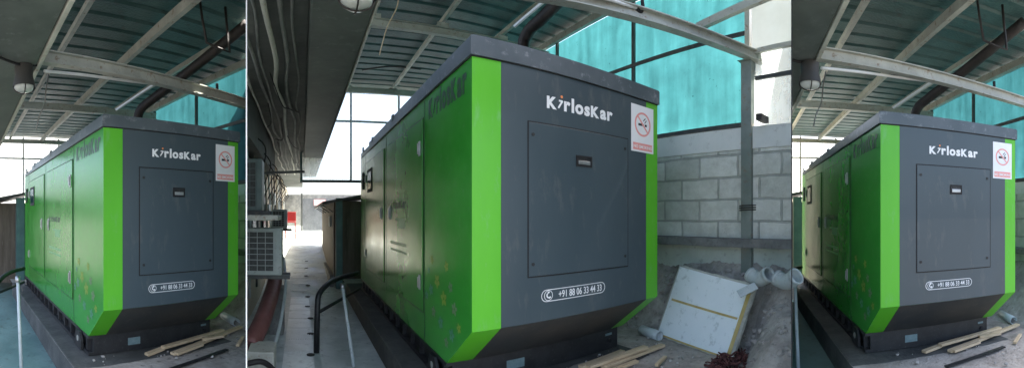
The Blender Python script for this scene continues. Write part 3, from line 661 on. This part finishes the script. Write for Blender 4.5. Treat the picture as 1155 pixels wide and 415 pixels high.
pt=B.r(844,66,5.3)
part('post',box(pt.x-.075,pt.x+.075,pt.y-.075,pt.y+.075,-.02,bA.z-.068,bev=.008),M['post'],cn,B,True)
part('post_cap',box(pt.x-.11,pt.x+.11,pt.y-.11,pt.y+.11,bA.z-.0675,bA.z-.0655+.001),M['steel'],cn,B,True)
part('wire_tie',join(*[xf(tube([(math.cos(t*PI/8)*.115,math.sin(t*PI/8)*.115,.006*t/4) for t in range(17)],.007,5),Matrix.Translation((pt.x,pt.y,1.62+.03*k))) for k in range(3)]),M['rust'],cn,B,True)
e1=B.r(787,31,5.0); e2=B.r(870,-6,4.6)
part('brace',bar(e1,e2,.07,.09),M['steel'],cn,B,True)
part('upper_post',bar(Vector((4.74,2.3,bA.z)),Vector((4.74,2.3,5.05)),.07,.07),M['steel'],cn,B,True)
for aa in (1.25,2.5,3.72):
    for bb in (6.75,10.75):
        part('cleat_plate',join(box(aa-.11,aa+.11,bb-.012,bb+.012,4.955 if bb<7 else 5.055,5.045 if bb<7 else 5.10),*[xf(tube([(0,0,0),(0,-.014,0)],.012,6),Matrix.Translation((aa+dx,bb-.0125,5.0 if bb<7 else 5.08))) for dx in (-.075,.075)]),M['steel'],cn,B,True)
# conduit along the beam, with clip and wire
c0=B.r(560,0,3.5); c1=B.r(718,9,4.15); c0.z=c1.z+.0; mid=(c0+c1)/2; mid.z-=.02
solo('electric_conduit','white electric conduit running along the long beam of the middle bay','conduit',tube(spline([c0,mid,c1],8),.018,8),M['pvcw'],B,tuple(mid),'white conduits along the front beams',cl=True)
cl=[c1,c1+Vector((.06,0,-.02)),c1+Vector((.10,0,.02)),c1+Vector((.09,0,.12))]
solo('conduit_hook','short black hook at the end of the white conduit in the middle bay','hook',tube(spline(cl,5),.02,8),M['seal'],B,tuple(c1))
w0=B.r(425,-20,5.2); w1=B.r(452,18,6.2); w2=B.r(430,45,6.2); w3=B.r(428,62,6.2)
w0=B.r(450,-4,6.0); 
solo('hanging_wire','thin pale wire dangling from the roof left of the largest generator','wire',tube(spline([w0,B.r(447,10,6.1),B.r(437,30,6.2),B.r(431,50,6.2),w3],6),.010,6),M['wood'],B,tuple(w3))
solo('roof_rod','thin dark rod spanning under the far roof of the middle bay','rod',tube(spline([B.r(408,79,9.4),B.r(440,75,9.5),B.r(475,78,9.6)],5),.02,6),M['darksteel'],B,tuple(B.r(440,75,9.5)))
# exhaust
e=[B.r(589,110,5.4),B.r(589,60,5.4),B.r(591,45,5.35),B.r(598,33,5.25),B.r(612,20,5.1),B.r(645,-14,4.9),B.r(690,-60,4.6)]
ex=thing('exhaust_pipe','sooty exhaust pipe bending up over the largest generator','exhaust pipe',at(B,e[0].x,e[0].y,2.9),'exhaust pipes rising from the generator sets')
part('pipe',tube(spline(e[:2],2)+spline(e[2:],5),.08,16),M['rust'],ex,B)
part('flange',tube([e[1]-Vector((0,0,.08)),e[1]-Vector((0,0,.04))],.12,16),M['rust'],ex,B)
s0=B.r(580,30,5.0); s1=B.r(618,-2,4.75)
solo('tube_light','pale tube light batten lying along the sooty exhaust of the middle bay','tube light',bar(s0,s1,.03,.03),M['pvcw'],B,tuple(s0))
lq=B.r(402,10,2.52); lamp(B,lq.x,lq.y,3.149,'round bulkhead lamp at the top edge of the middle bay',1.15)
# railing and pole by the plinth
r0=B.h(357,398,-.30); r1=B.r(358,345,5.5); r2=B.r(360,332,5.55); r3=B.r(369,321,5.8); r4=B.r(382,314,6.4); r5=B.r(402,308,7.3); r5.x=max(r5.x,1.04)
rl=thing('tube_railing','black bent tube railing standing in the alley beside the middle plinth','railing',at(B,r0.x,r0.y,-.3))
part('hoop',tube([r0]+spline([r1,r2,r3,r4,r5],6),.04,12),M['black'],rl,B)
q0=B.r(358,353,5.5); q1=B.r(392,349,7.0); q1.z=q0.z
part('cross_rail',tube([q0,Vector((r5.x,r5.y,q0.z))],.025,10),M['black'],rl,B)
pa=B.h(399,414,-.30); pb=B.r(386,321,5.35)
pole=thing('metal_pole','pale metal pole leaning in the middle alley beside the black railing','pole',at(B,pa.x,pa.y,-.3),'pale poles leaning by the plinths')
part('shaft',tube([pa,pb],.022,10),M['pvc'],pole,B); part('end_clamp',tube([pb-(pb-pa)*.06,pb+(pb-pa)*.01],.034,10),M['chrome'],pole,B)
# rubble slope along the wall
def heapfn(u,v):
    b=.9+v*8.6; k=u; wd=.72+1.25*min(1,max(0,(2.0-b)/.5)); a=4.80-k*wd*(1+.10*noise.noise(Vector((b*.9,2,0)))); 
    z=.92*(1-k)**1.25*(1+.10*noise.noise(Vector((b*.7,5,1))))+.07*noise.noise(Vector((a*2.2,b*2.2,0)))*(1-k)+.035*noise.noise(Vector((a*6,b*6,0)))*(1-k*.6)+.03*noise.noise(Vector((a*14,b*14,4)))*(1-k)+.018*noise.noise(Vector((a*29,b*29,4)))
    return Vector((a,b,max(z,0)+.004-.03*k))
def heapst(rd):
    bm=bmesh.new()
    for i in range(520):
        u=rd.random(); v=rd.random()*.42; p=heapfn(u,v); r=.010+.045*rd.random()**3
        t=bmesh.ops.create_icosphere(bm,subdivisions=1,radius=r)
        for q in t['verts']: q.co*=rd.uniform(.65,1.3); q.co.z*=.7; q.co+=p+Vector((0,0,r*.15))
    return bm
g_=link('rubble_stones',clip(xf(heapst(random.Random(9)),B.M),B.az0,B.az1),M['heap']); g_['kind']='stuff'; g_['label']='loose stones embedded in the cement rubble slope'
h=struct('rubble_slope',gridbm(heapfn,70,420),M['heap'],B)
# white board leaning on it
TLp,TRp,BRp,BLp=Vector(B.r(767,299.5,5.36)),Vector(B.r(851,322,4.62)),Vector(B.h(823,406,.01)),Vector(B.h(741,377,.01))
bd=thing('insulation_board','dirty white foam board leaning on the rubble slope with a brown taped seam','board',at(B,BLp.x,BLp.y,0))
nrm=(BRp-BLp).cross(TLp-BLp).normalized()
if nrm.dot(BLp)>0: nrm=-nrm
def bq(s,t): return (BLp*(1-s)+BRp*s)*(1-t)+(TLp*(1-s)+TRp*s)*t
def bpatch(s0,s1,t0,t1,lift,th,nu=16,nv=12,jit=0):
    def edge(p,s,t):
        j=noise.noise(p*9)*jit; return p
    bm=gridbm(lambda u,v:bq(s0+(s1-s0)*u,t0+(t1-t0)*v)+nrm*lift,nu,nv)
    for f in bm.faces: f.smooth=False
    r=bmesh.ops.extrude_face_region(bm,geom=bm.faces[:])
    for x in r['geom']:
        if isinstance(x,bmesh.types.BMVert): x.co-=nrm*th
    return recalc(bm)
core=bpatch(-.012,1.02,-.012,1.015,-.004,.035,30,24)
for v in core.verts: v.co+=Vector((noise.noise(v.co*11),noise.noise(v.co*11+Vector((5,0,0))),noise.noise(v.co*11+Vector((0,7,0)))))*.011
for f in core.faces: f.smooth=False
part('foam_core',core,M['boardedge'],bd,B); 
part('white_face',bpatch(.012,.985,.012,.985,.006,.006),M['board'],bd,B)
part('tape_seam',bpatch(.05,.94,.50,.53,.0085,.002,16,1),M['tape'],bd,B)
part('tape_edge',bpatch(.955,.995,.01,.93,.0105,.002,1,12),M['tape'],bd,B)
part('tape_edge',bpatch(.015,.97,.004,.024,.0105,.002,12,1),M['tape'],bd,B)
cA=B.r(833,332,4.45); cB=B.r(853,322,4.5)
solo('tile_shard','small grey tile shard lying on the upper corner of the white board','shard',bar(cA,cB,.10,.012,up=nrm),M['pvc'],B,tuple(cA))
# pvc elbows on the slope
def elbow(p0,p1,p2,r,label):
    pts=spline([p0,p1,p2],8)
    bm=bmesh.new(); R0=bm_tube(bm,pts,r,20,False); R1=bm_tube(bm,pts,r*.9,20,False)
    for i in (0,-1):
        for k in range(20): bm.faces.new([R0[i][k],R1[i][k],R1[i][(k+1)%20],R0[i][(k+1)%20]])
    recalc(bm)
    g=thing('pipe_elbow',label,'pipe elbow',at(B,*(p1-Vector((0,0,r)))),'white plastic pipe elbows on the rubble slope')
    part('elbow_body',bm,M['pvc'],g,B)
    for a,c in ((pts[0],pts[2]),(pts[-1],pts[-3])):
        t=(c-a).normalized(); bm=bmesh.new(); A=bm_tube(bm,[a,a+t*.05],r*1.07,20,False); Bq=bm_tube(bm,[a,a+t*.05],r*1.005,20,False)
        for i in (0,1):
            for k in range(20): bm.faces.new([A[i][k],Bq[i][k],Bq[i][(k+1)%20],A[i][(k+1)%20]])
        part('socket',recalc(bm),M['pvc'],g,B)
elbow(B.r(846,309,4.72),B.r(856,315,4.62),B.r(868,309,4.5),.085,'grey white pipe elbow on the slope beside the post, left of the pair')
elbow(B.r(876,313,4.55),B.r(887,318,4.45),B.r(899,311,4.35),.088,'grey white pipe elbow on the slope, right of the pair, at the partition')
pipe_bit(B,B.h(724,372,.055),B.h(744,379,.05),.062,'short pale pipe offcut beside the white board')
plank(B,B.h(655,416,.03),B.h(702,397,.03),.07,.03,'short plank nearest the middle skid base')
plank(B,B.h(663,416,.035),B.h(729,393,.06),.075,.028,'long plank crossing the stack in front of the middle skid')
plank(B,B.h(680,416,.01),B.h(748,391,.01),.075,.03,'longest plank ending near the pale pipe offcut by the board')
plank(B,B.h(690,419,.01),B.h(718,408,.01),.06,.025,'stub of plank at the bottom edge of the middle bay')
plank(B,B.h(741,414,.01),B.h(751,404,.01),.04,.025,'small pale stick left of the dark red netting')
# loose stones and crumbs on the yards (uncountable)
def stones(bay,a0,a1,b0,b1,n,seed,zf):
    rd=random.Random(seed); bm=bmesh.new()
    for i in range(n):
        a=rd.uniform(a0,a1); b=rd.uniform(b0,b1); r=.006+.022*rd.random()**3
        t=bmesh.ops.create_icosphere(bm,subdivisions=1,radius=r)
        for v in t['verts']:
            v.co*=rd.uniform(.7,1.25); v.co.z*=.7; v.co+=Vector((a,b,zf(a,b)+r*.3))
    o=link('gravel',clip(xf(bm,bay.M),bay.az0,bay.az1),M['heap']); o['kind']='stuff'; o['label']='scattered small stones and crumbs on the rough yard concrete'
stones(BC,1.3,4.0,1.2,3.3,420,3,lambda a,b:0)
stones(BL,1.3,4.0,1.4,4.2,160,4,lambda a,b:0)
stones(BR,1.3,4.0,1.4,4.2,160,5,lambda a,b:0)
# netting heap
def tuft(seed):
    rd=random.Random(seed); bm=bmesh.new()
    c=B.h(826,411,.0)
    for i in range(170):
        t=rd.random()*2*PI; rr=rd.random()**.5
        p=c+Vector((math.cos(t)*.30*rr,math.sin(t)*.17*rr,0)); p.z=.012+.085*(1-rr*rr)*rd.random()
        pts=[p]; d=Vector((rd.uniform(-1,1),rd.uniform(-1,1),rd.uniform(-.25,.25)))
        for k in range(4):
            d=(d+Vector((rd.uniform(-.8,.8),rd.uniform(-.8,.8),rd.uniform(-.4,.3)))).normalized(); p=p+d*.028; p.z=max(p.z,.01); pts.append(p)
        bm_tube(bm,spline(pts,2),rd.uniform(.006,.012),5)
    return bm
solo('netting_heap','tangled dark red netting heap at the foot of the white board','netting',tuft(4),M['coir'],B,tuple(B.h(826,411,0)))
for k,(x,y,w,lab) in enumerate(((889,402,.26,'lowest cement block offcut stacked against the right partition'),(888,386,.24,'upper cement block offcut, topmost at the right partition'))):
    p=B.r(x,y,4.2); 
    solo('block_offcut',lab,'block',box(p.x-.15,p.x+.15,p.y-.12,p.y+.12,(.02,.17)[k],(.155,.29)[k],bev=.012),M['brick'],B,(p.x,p.y,(.02,.17)[k]),'cement block offcuts at the right partition',cl=True)
solo('fuel_can','red can mostly hidden behind the right end of the middle skid','can',join(box(3.30,3.56,4.05,4.3,.0,.30,bev=.03),tube([(3.43,4.15,.3),(3.43,4.15,.36)],.03,10)),M['redplastic'],B,(3.43,4.15,0))

# ================================================================== SIDE BAYS (the same layout, turned round the viewer's standpoint)
def copyplace(o,label):
    c=copy_tree(o); c.matrix_world=Matrix.Translation((0,0,BR.dz))@Matrix.Rotation(-SHIFT,4,'Z')@o.matrix_world; c['label']=label; ROOTM[c.name]=c.matrix_world.copy()
    return c
def side_bay(B,S,first):
    """B the bay, S its name in the labels; pixel columns are those of the left bay"""
    Q=BL
    def rw_(x,y,r): return Q.r(x,y,r)
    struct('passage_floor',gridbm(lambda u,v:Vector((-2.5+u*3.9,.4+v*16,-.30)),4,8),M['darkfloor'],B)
    def yf(u,v):
        a=1.10+u*3.6; b=1.0+v*12; z=.018*noise.noise(Vector((a*1.7,b*1.7,7)))+.012*noise.noise(Vector((a*5,b*5,9)))
        if a<3.1 and b>4: z=min(z,-.001)
        return Vector((a,b,z-.010))
    struct('yard_ground',gridbm(yf,50,110),M['yard'],B)
    solo('equipment_plinth','dark concrete plinth carrying the generator of the %s bay'%S,'plinth',box(1.10,3.08,3.9,9.3,-.33,-.004,bev=.012),M['conc'],B,(2,6,-.33),cl=True)
    zr=EYE+2.5
    # box beam of the building at the left, with its wall
    nb=thing('overhead_beam','dark concrete box beam overhanging the passage at the left of the %s bay'%S,'beam',at(B,.4,4,2.95),'overhead box beams of the side bays')
    part('box_beam',box(-1.2,.66,1.2,9.5,2.95,3.6,bev=.02),M['gutter'],nb,B,True)
    part('edge_flashing',box(.662,.70,1.2,9.5,2.94,3.5,bev=.004),M['steel'],nb,B,True)
    part('cable',tube(spline([(-.2,2.2,2.94),(.0,2.9,2.935),(.2,3.35,2.935),(.5,3.6,2.93),(.70,3.65,2.96)],6),.012,6),M['seal'],nb,B,True)
    # canopy
    p1=Q.r(56,63,4.15); p2=Q.r(277,119,5.85); p2.z=p1.z=(p1.z+p2.z)/2
    dd=(p2-p1)
    q1=Q.r(43,114,7.9); q2=Q.r(170,122,8.4); q2.z=q1.z
    cn=canopy(B,'ribbed steel roof canopy over the %s bay with a pale cross beam'%S,(.5,4.40,.3,13.0),
      [(p1-dd*.06,p2+dd*.3,.10,.13),((.5,8.3,q1.z+.05),(4.3,8.3,q1.z+.05),.09,.14),((.5,12.85,zr-.06),(4.3,12.85,zr-.06),.09,.13)],
      [(1.45,.3,12.9,zr+.05,.06,.08),(2.5,.3,12.9,zr+.02,.07,.13),(3.5,.3,12.9,zr+.05,.06,.08),(4.28,.3,12.9,zr+.04,.09,.12)],zr)
    turq(B,4.34,3.2,12.9,2.16,zr+.1,3.15,(4.9,6.6,8.4,10.3),'turquoise translucent screen at the right side of the %s bay'%S,.05)
    w=thing('block_wall','whitewashed block wall below the turquoise screen of the %s bay'%S,'wall',at(B,4.4,6,-.02),'side walls below the turquoise screens')
    part('blockwork',uvwall(recalc(box(4.30,4.48,1.2,13,1.0,1.9))),M['block'],w,B,True)
    part('plaster_band',box(4.29,4.49,1.2,13,1.902,2.095,bev=.004),M['whiteplaster'],w,B,True)
    part('plaster_base',box(4.31,4.48,1.2,13,-.02,.90),M['plaster'],w,B,True)
    part('ledge',box(4.18,4.48,1.2,13,.902,.998,bev=.01),M['ledge'],w,B,True)
    endscreen(B,13.05,-.9,4.3,2.12,zr+.1,(.75,1.9,3.1),(3.45,),'pale glowing end screen at the back of the %s bay'%S)
    # conduit
    c0=Q.r(50,80,4.0); c1=Q.r(91,84,4.3); c2=Q.r(160,93,4.8); c3=Q.r(238,101,5.4)
    solo('electric_conduit','white electric conduit slung under the cross beam of the %s bay'%S,'conduit',tube(spline([c0,c1,c2,c3],6),.017,8),M['pvcw'],B,tuple(c1),'white conduits along the front beams',cl=True)
    solo('conduit_hook','short black hook ending the white conduit of the %s bay'%S,'hook',tube(spline([c3,c3+Vector((.06,0,-.03)),c3+Vector((.10,0,.02)),c3+Vector((.1,0,.10))],5),.02,8),M['seal'],B,tuple(c3),cl=True)
    # exhaust with hanger
    e=[Q.r(155,175,6.3),Q.r(155,140,6.3),Q.r(156,130,6.25),Q.r(160,122,6.2),Q.r(168,115,6.15),Q.r(205,87,5.9),Q.r(240,59,5.6),Q.r(279,27,5.3)]
    ex=thing('exhaust_pipe','sooty exhaust pipe slanting up under the roof of the %s bay'%S,'exhaust pipe',at(B,e[0].x,e[0].y,2.5),'exhaust pipes rising from the generator sets')
    part('pipe',tube(e[:1]+spline(e[1:],5),.072,16),M['rust'],ex,B,True)
    part('flange',tube([e[1]-Vector((0,0,.03)),e[1]+Vector((0,0,.01))],.115,16),M['rust'],ex,B,True)
    hg=[Q.r(224,-12,4.9),Q.r(228,20,4.9),Q.r(233,48,4.9),Q.r(246,54,4.95),Q.r(259,59,5.0),Q.r(256,30,5.0),Q.r(254,8,5.0)]
    part('hanger',tube([hg[0],hg[1],hg[2],hg[3],hg[4],hg[5],hg[6]],.017,6),M['rust'],ex,B,True)
    lt=Q.r(131,124,6.3); l2=Q.r(185,88,5.8)
    solo('tube_light','pale tube light batten beside the sooty exhaust of the %s bay'%S,'tube light',bar(lt,l2,.03,.03),M['pvcw'],B,tuple(lt))
    wv=[Q.r(55,84,4.6),Q.r(52,100,4.6),Q.r(50,118,4.7),Q.r(44,132,4.7),Q.r(41,146,4.7)]
    solo('hanging_wire','thin wire dangling under the roof of the %s bay'%S,'wire',tube(spline(wv,6),.008,6),M['cable'],B,tuple(wv[2]),cl=True)
    # shed, railing, pole
    sh=thing('lean_to_shed','brown boarded lean-to shed behind the generator of the %s bay'%S,'shed',at(B,1.0,11,-.33),'brown lean-to sheds behind the generator sets')
    part('wall',box(.55,1.5,9.9,14.8,-.1,1.88),M['shed'],sh,B,True); part('roof',prism([(.1,1.82),(1.7,2.12),(1.7,2.18),(.1,1.88)],1,9.6,15),M['darksteel'],sh,B,True)
    part('corner_post',box(1.25,1.45,9.70,9.88,-.3,2.0),M['tealframe'],sh,B,True)
    r3=Q.r(27,303,8.2); r2=Q.r(12,307,7.6); r1=Q.r(0,316,7.0); r0=Q.r(-9,335,6.8)
    rl=thing('tube_railing','black bent tube railing at the left edge of the %s bay'%S,'railing',at(B,r0.x,r0.y,-.3),'black tube railings beside the plinths')
    part('hoop',tube(spline([r3,r2,r1,r0,Vector((r0.x,r0.y,-.3))],6),.04,12),M['black'],rl,B,True)
    part('cross_rail',tube([Vector((r3.x,r3.y,.2)),Vector((r0.x,r0.y,.2))],.025,8),M['black'],rl,B,True)
    pa=Q.h(24,418,-.30); pb=Q.r(20,313,5.3)
    pole=thing('metal_pole','pale metal pole leaning by the plinth of the %s bay'%S,'pole',at(B,pa.x,pa.y,-.3),'pale poles leaning by the plinths')
    part('shaft',tube([pa,pb],.022,10),M['pvc'],pole,B); part('end_clamp',tube([pb-(pb-pa)*.06,pb+(pb-pa)*.01],.034,10),M['chrome'],pole,B)
    # rubble and board edge at the right
    def hf(u,v):
        b=1.2+v*9; a=4.32-u*.85; z=.75*(1-u)**1.3+.06*noise.noise(Vector((a*2.2,b*2.2,6)))*(1-u)+.03*noise.noise(Vector((a*7,b*7,0)))*(1-u*.6)
        return Vector((a,b,max(z,0)+.004-.03*u))
    struct('rubble_slope',gridbm(hf,30,160),M['heap'],B)
    pz=Q.h(273,352,.02); 
    solo('insulation_board','edge of a white foam board leaning at the right of the %s bay'%S,'board',prism([(0,0),(.22,.72),(.26,.70),(.05,0)],1,0,.8).__class__ and xf(prism([(0,0),(.26,.74),(.30,.72),(.05,0)],1,0,.8),Matrix.Translation((pz.x-.02,pz.y-.45,0))),M['board'],B,(pz.x,pz.y,0),'white foam boards in the side bays',cl=True)
    solo('metal_strip','dark flat metal strip lying in front of the planks in the %s bay'%S,'strip',bar(Q.h(190,417,.012),Q.h(256,394,.012),.05,.012),M['black'],B,tuple(Q.h(220,405,0)),cl=True)
    solo('fuel_can','red can behind the right end of the skid in the %s bay'%S,'can',box(3.10,3.36,4.75,5.0,0,.28,bev=.03),M['redplastic'],B,(3.2,4.85,0),'red cans behind the skids',cl=True)
names={'left':'left','right':'right'}
side_bay(BL,'left',True); side_bay(BR,'right',False)
# the movable things of the left bay, then their copies for the right bay
gl=generator('smaller green and grey generator canopy in the left bay beneath the slanting exhaust pipe',at(BL,1.34,3.715,0),1.68,5.2,2.56,2.44,.615,.227,.20,.48)
copyplace(gl,'smaller green and grey generator canopy in the right bay beneath the slanting exhaust pipe')
pl_=Bay(BL.yaw,None,None)
pk=[((165,401),(184,394),.07,'short plank stub at the %s end of the stack in the %%s bay'%'near'),((184,394),(251,373),.07,'plank laid along the skid base in the %s bay'),
    ((194,400),(272,370),.07,'longest plank of the crossed stack in the %s bay'),((199,401),(228,390),.065,'short front plank of the stack in the %s bay'),((228,384),(252,380),.06,'middle plank piece of the stack in the %s bay'),((268,391),(274,381),.04,'small pale stick apart from the stack in the %s bay')]
for i,(p,q,w,lab) in enumerate(pk):
    z=(.004,.035,.012,.012,.04,.004)[i]
    o=plank(BL,BL.h(p[0],p[1],z),BL.h(q[0],q[1],z+.012),w,.028,lab%'left')
    copyplace(o,lab%'right')
o=pipe_bit(BL,BL.h(252,356,.05),BL.h(267,364,.05),.055,'short pale pipe offcut at the right of the left bay'); copyplace(o,'short pale pipe offcut at the right edge of the right bay')
lp=BL.h(27,78,2.948)
lp=BL.h(27,74,2.949); lm=lamp(BL,lp.x,lp.y,2.949,'round bulkhead lamp under the box beam of the left bay',1.0); 
l2=copyplace(lm,'round bulkhead lamp under the box beam of the right bay, cut close by the partition')
lp=BL.h(37,74,2.949); l2.location=BR.W(lp.x,lp.y,2.949)

solo('bright_backdrop','added white backdrop block brightening the end screen of the left bay','building',box(-9,6.5,24,30,-.33,8),M['whiteplaster'],BL,(0,25,-.3),cl=True)  # made-up sunlit backdrop, added to whiten the left end screen
# ------------------------------------------------------------------ daylight
w=bpy.data.worlds.new('World'); sc.world=w; w.use_nodes=True
n=w.node_tree.nodes; l=w.node_tree.links
sky=n.new('ShaderNodeTexSky'); sky.sky_type='NISHITA'; sky.sun_disc=False
SUN_EL=math.radians(58); SUN_AZ=math.radians(63)       # clockwise from +Y
sky.sun_elevation=SUN_EL; sky.sun_rotation=SUN_AZ; sky.air_density=.9; sky.dust_density=5.0; sky.ozone_density=.6
bg=n['Background']; bg.inputs['Strength'].default_value=.15; l.new(sky.outputs[0],bg.inputs['Color'])
sd=bpy.data.lights.new('sun','SUN'); sd.energy=5.0; sd.angle=math.radians(.5); sd.color=(1,.95,.87)
so=bpy.data.objects.new('sun',sd); COL.objects.link(so)
dirv=Vector((math.sin(SUN_AZ)*math.cos(SUN_EL),math.cos(SUN_AZ)*math.cos(SUN_EL),math.sin(SUN_EL)))
so.rotation_euler=dirv.to_track_quat('Z','Y').to_euler(); so.location=dirv*60

# ------------------------------------------------------------------ camera: one cylindrical panorama
cd=bpy.data.cameras.new('camera'); cam=bpy.data.objects.new('camera',cd); COL.objects.link(cam); sc.camera=cam
cam.location=(0,0,EYE); cam.rotation_euler=(PI/2,0,0)
cd.type='PANO'; cd.panorama_type='CENTRAL_CYLINDRICAL'
cd.central_cylindrical_range_u_min=-XC/F; cd.central_cylindrical_range_u_max=XC/F
cd.central_cylindrical_range_v_min=(YH-415)/F; cd.central_cylindrical_range_v_max=YH/F
cd.central_cylindrical_radius=1.0
cd.clip_start=.05; cd.clip_end=2000
sc.render.engine='CYCLES'
sc.cycles.max_bounces=10; sc.cycles.diffuse_bounces=5; sc.cycles.transmission_bounces=8; sc.cycles.transparent_max_bounces=12
sc.view_settings.view_transform='Standard'; sc.view_settings.look='None'; sc.view_settings.gamma=1.0
sc.view_settings.exposure=2.42
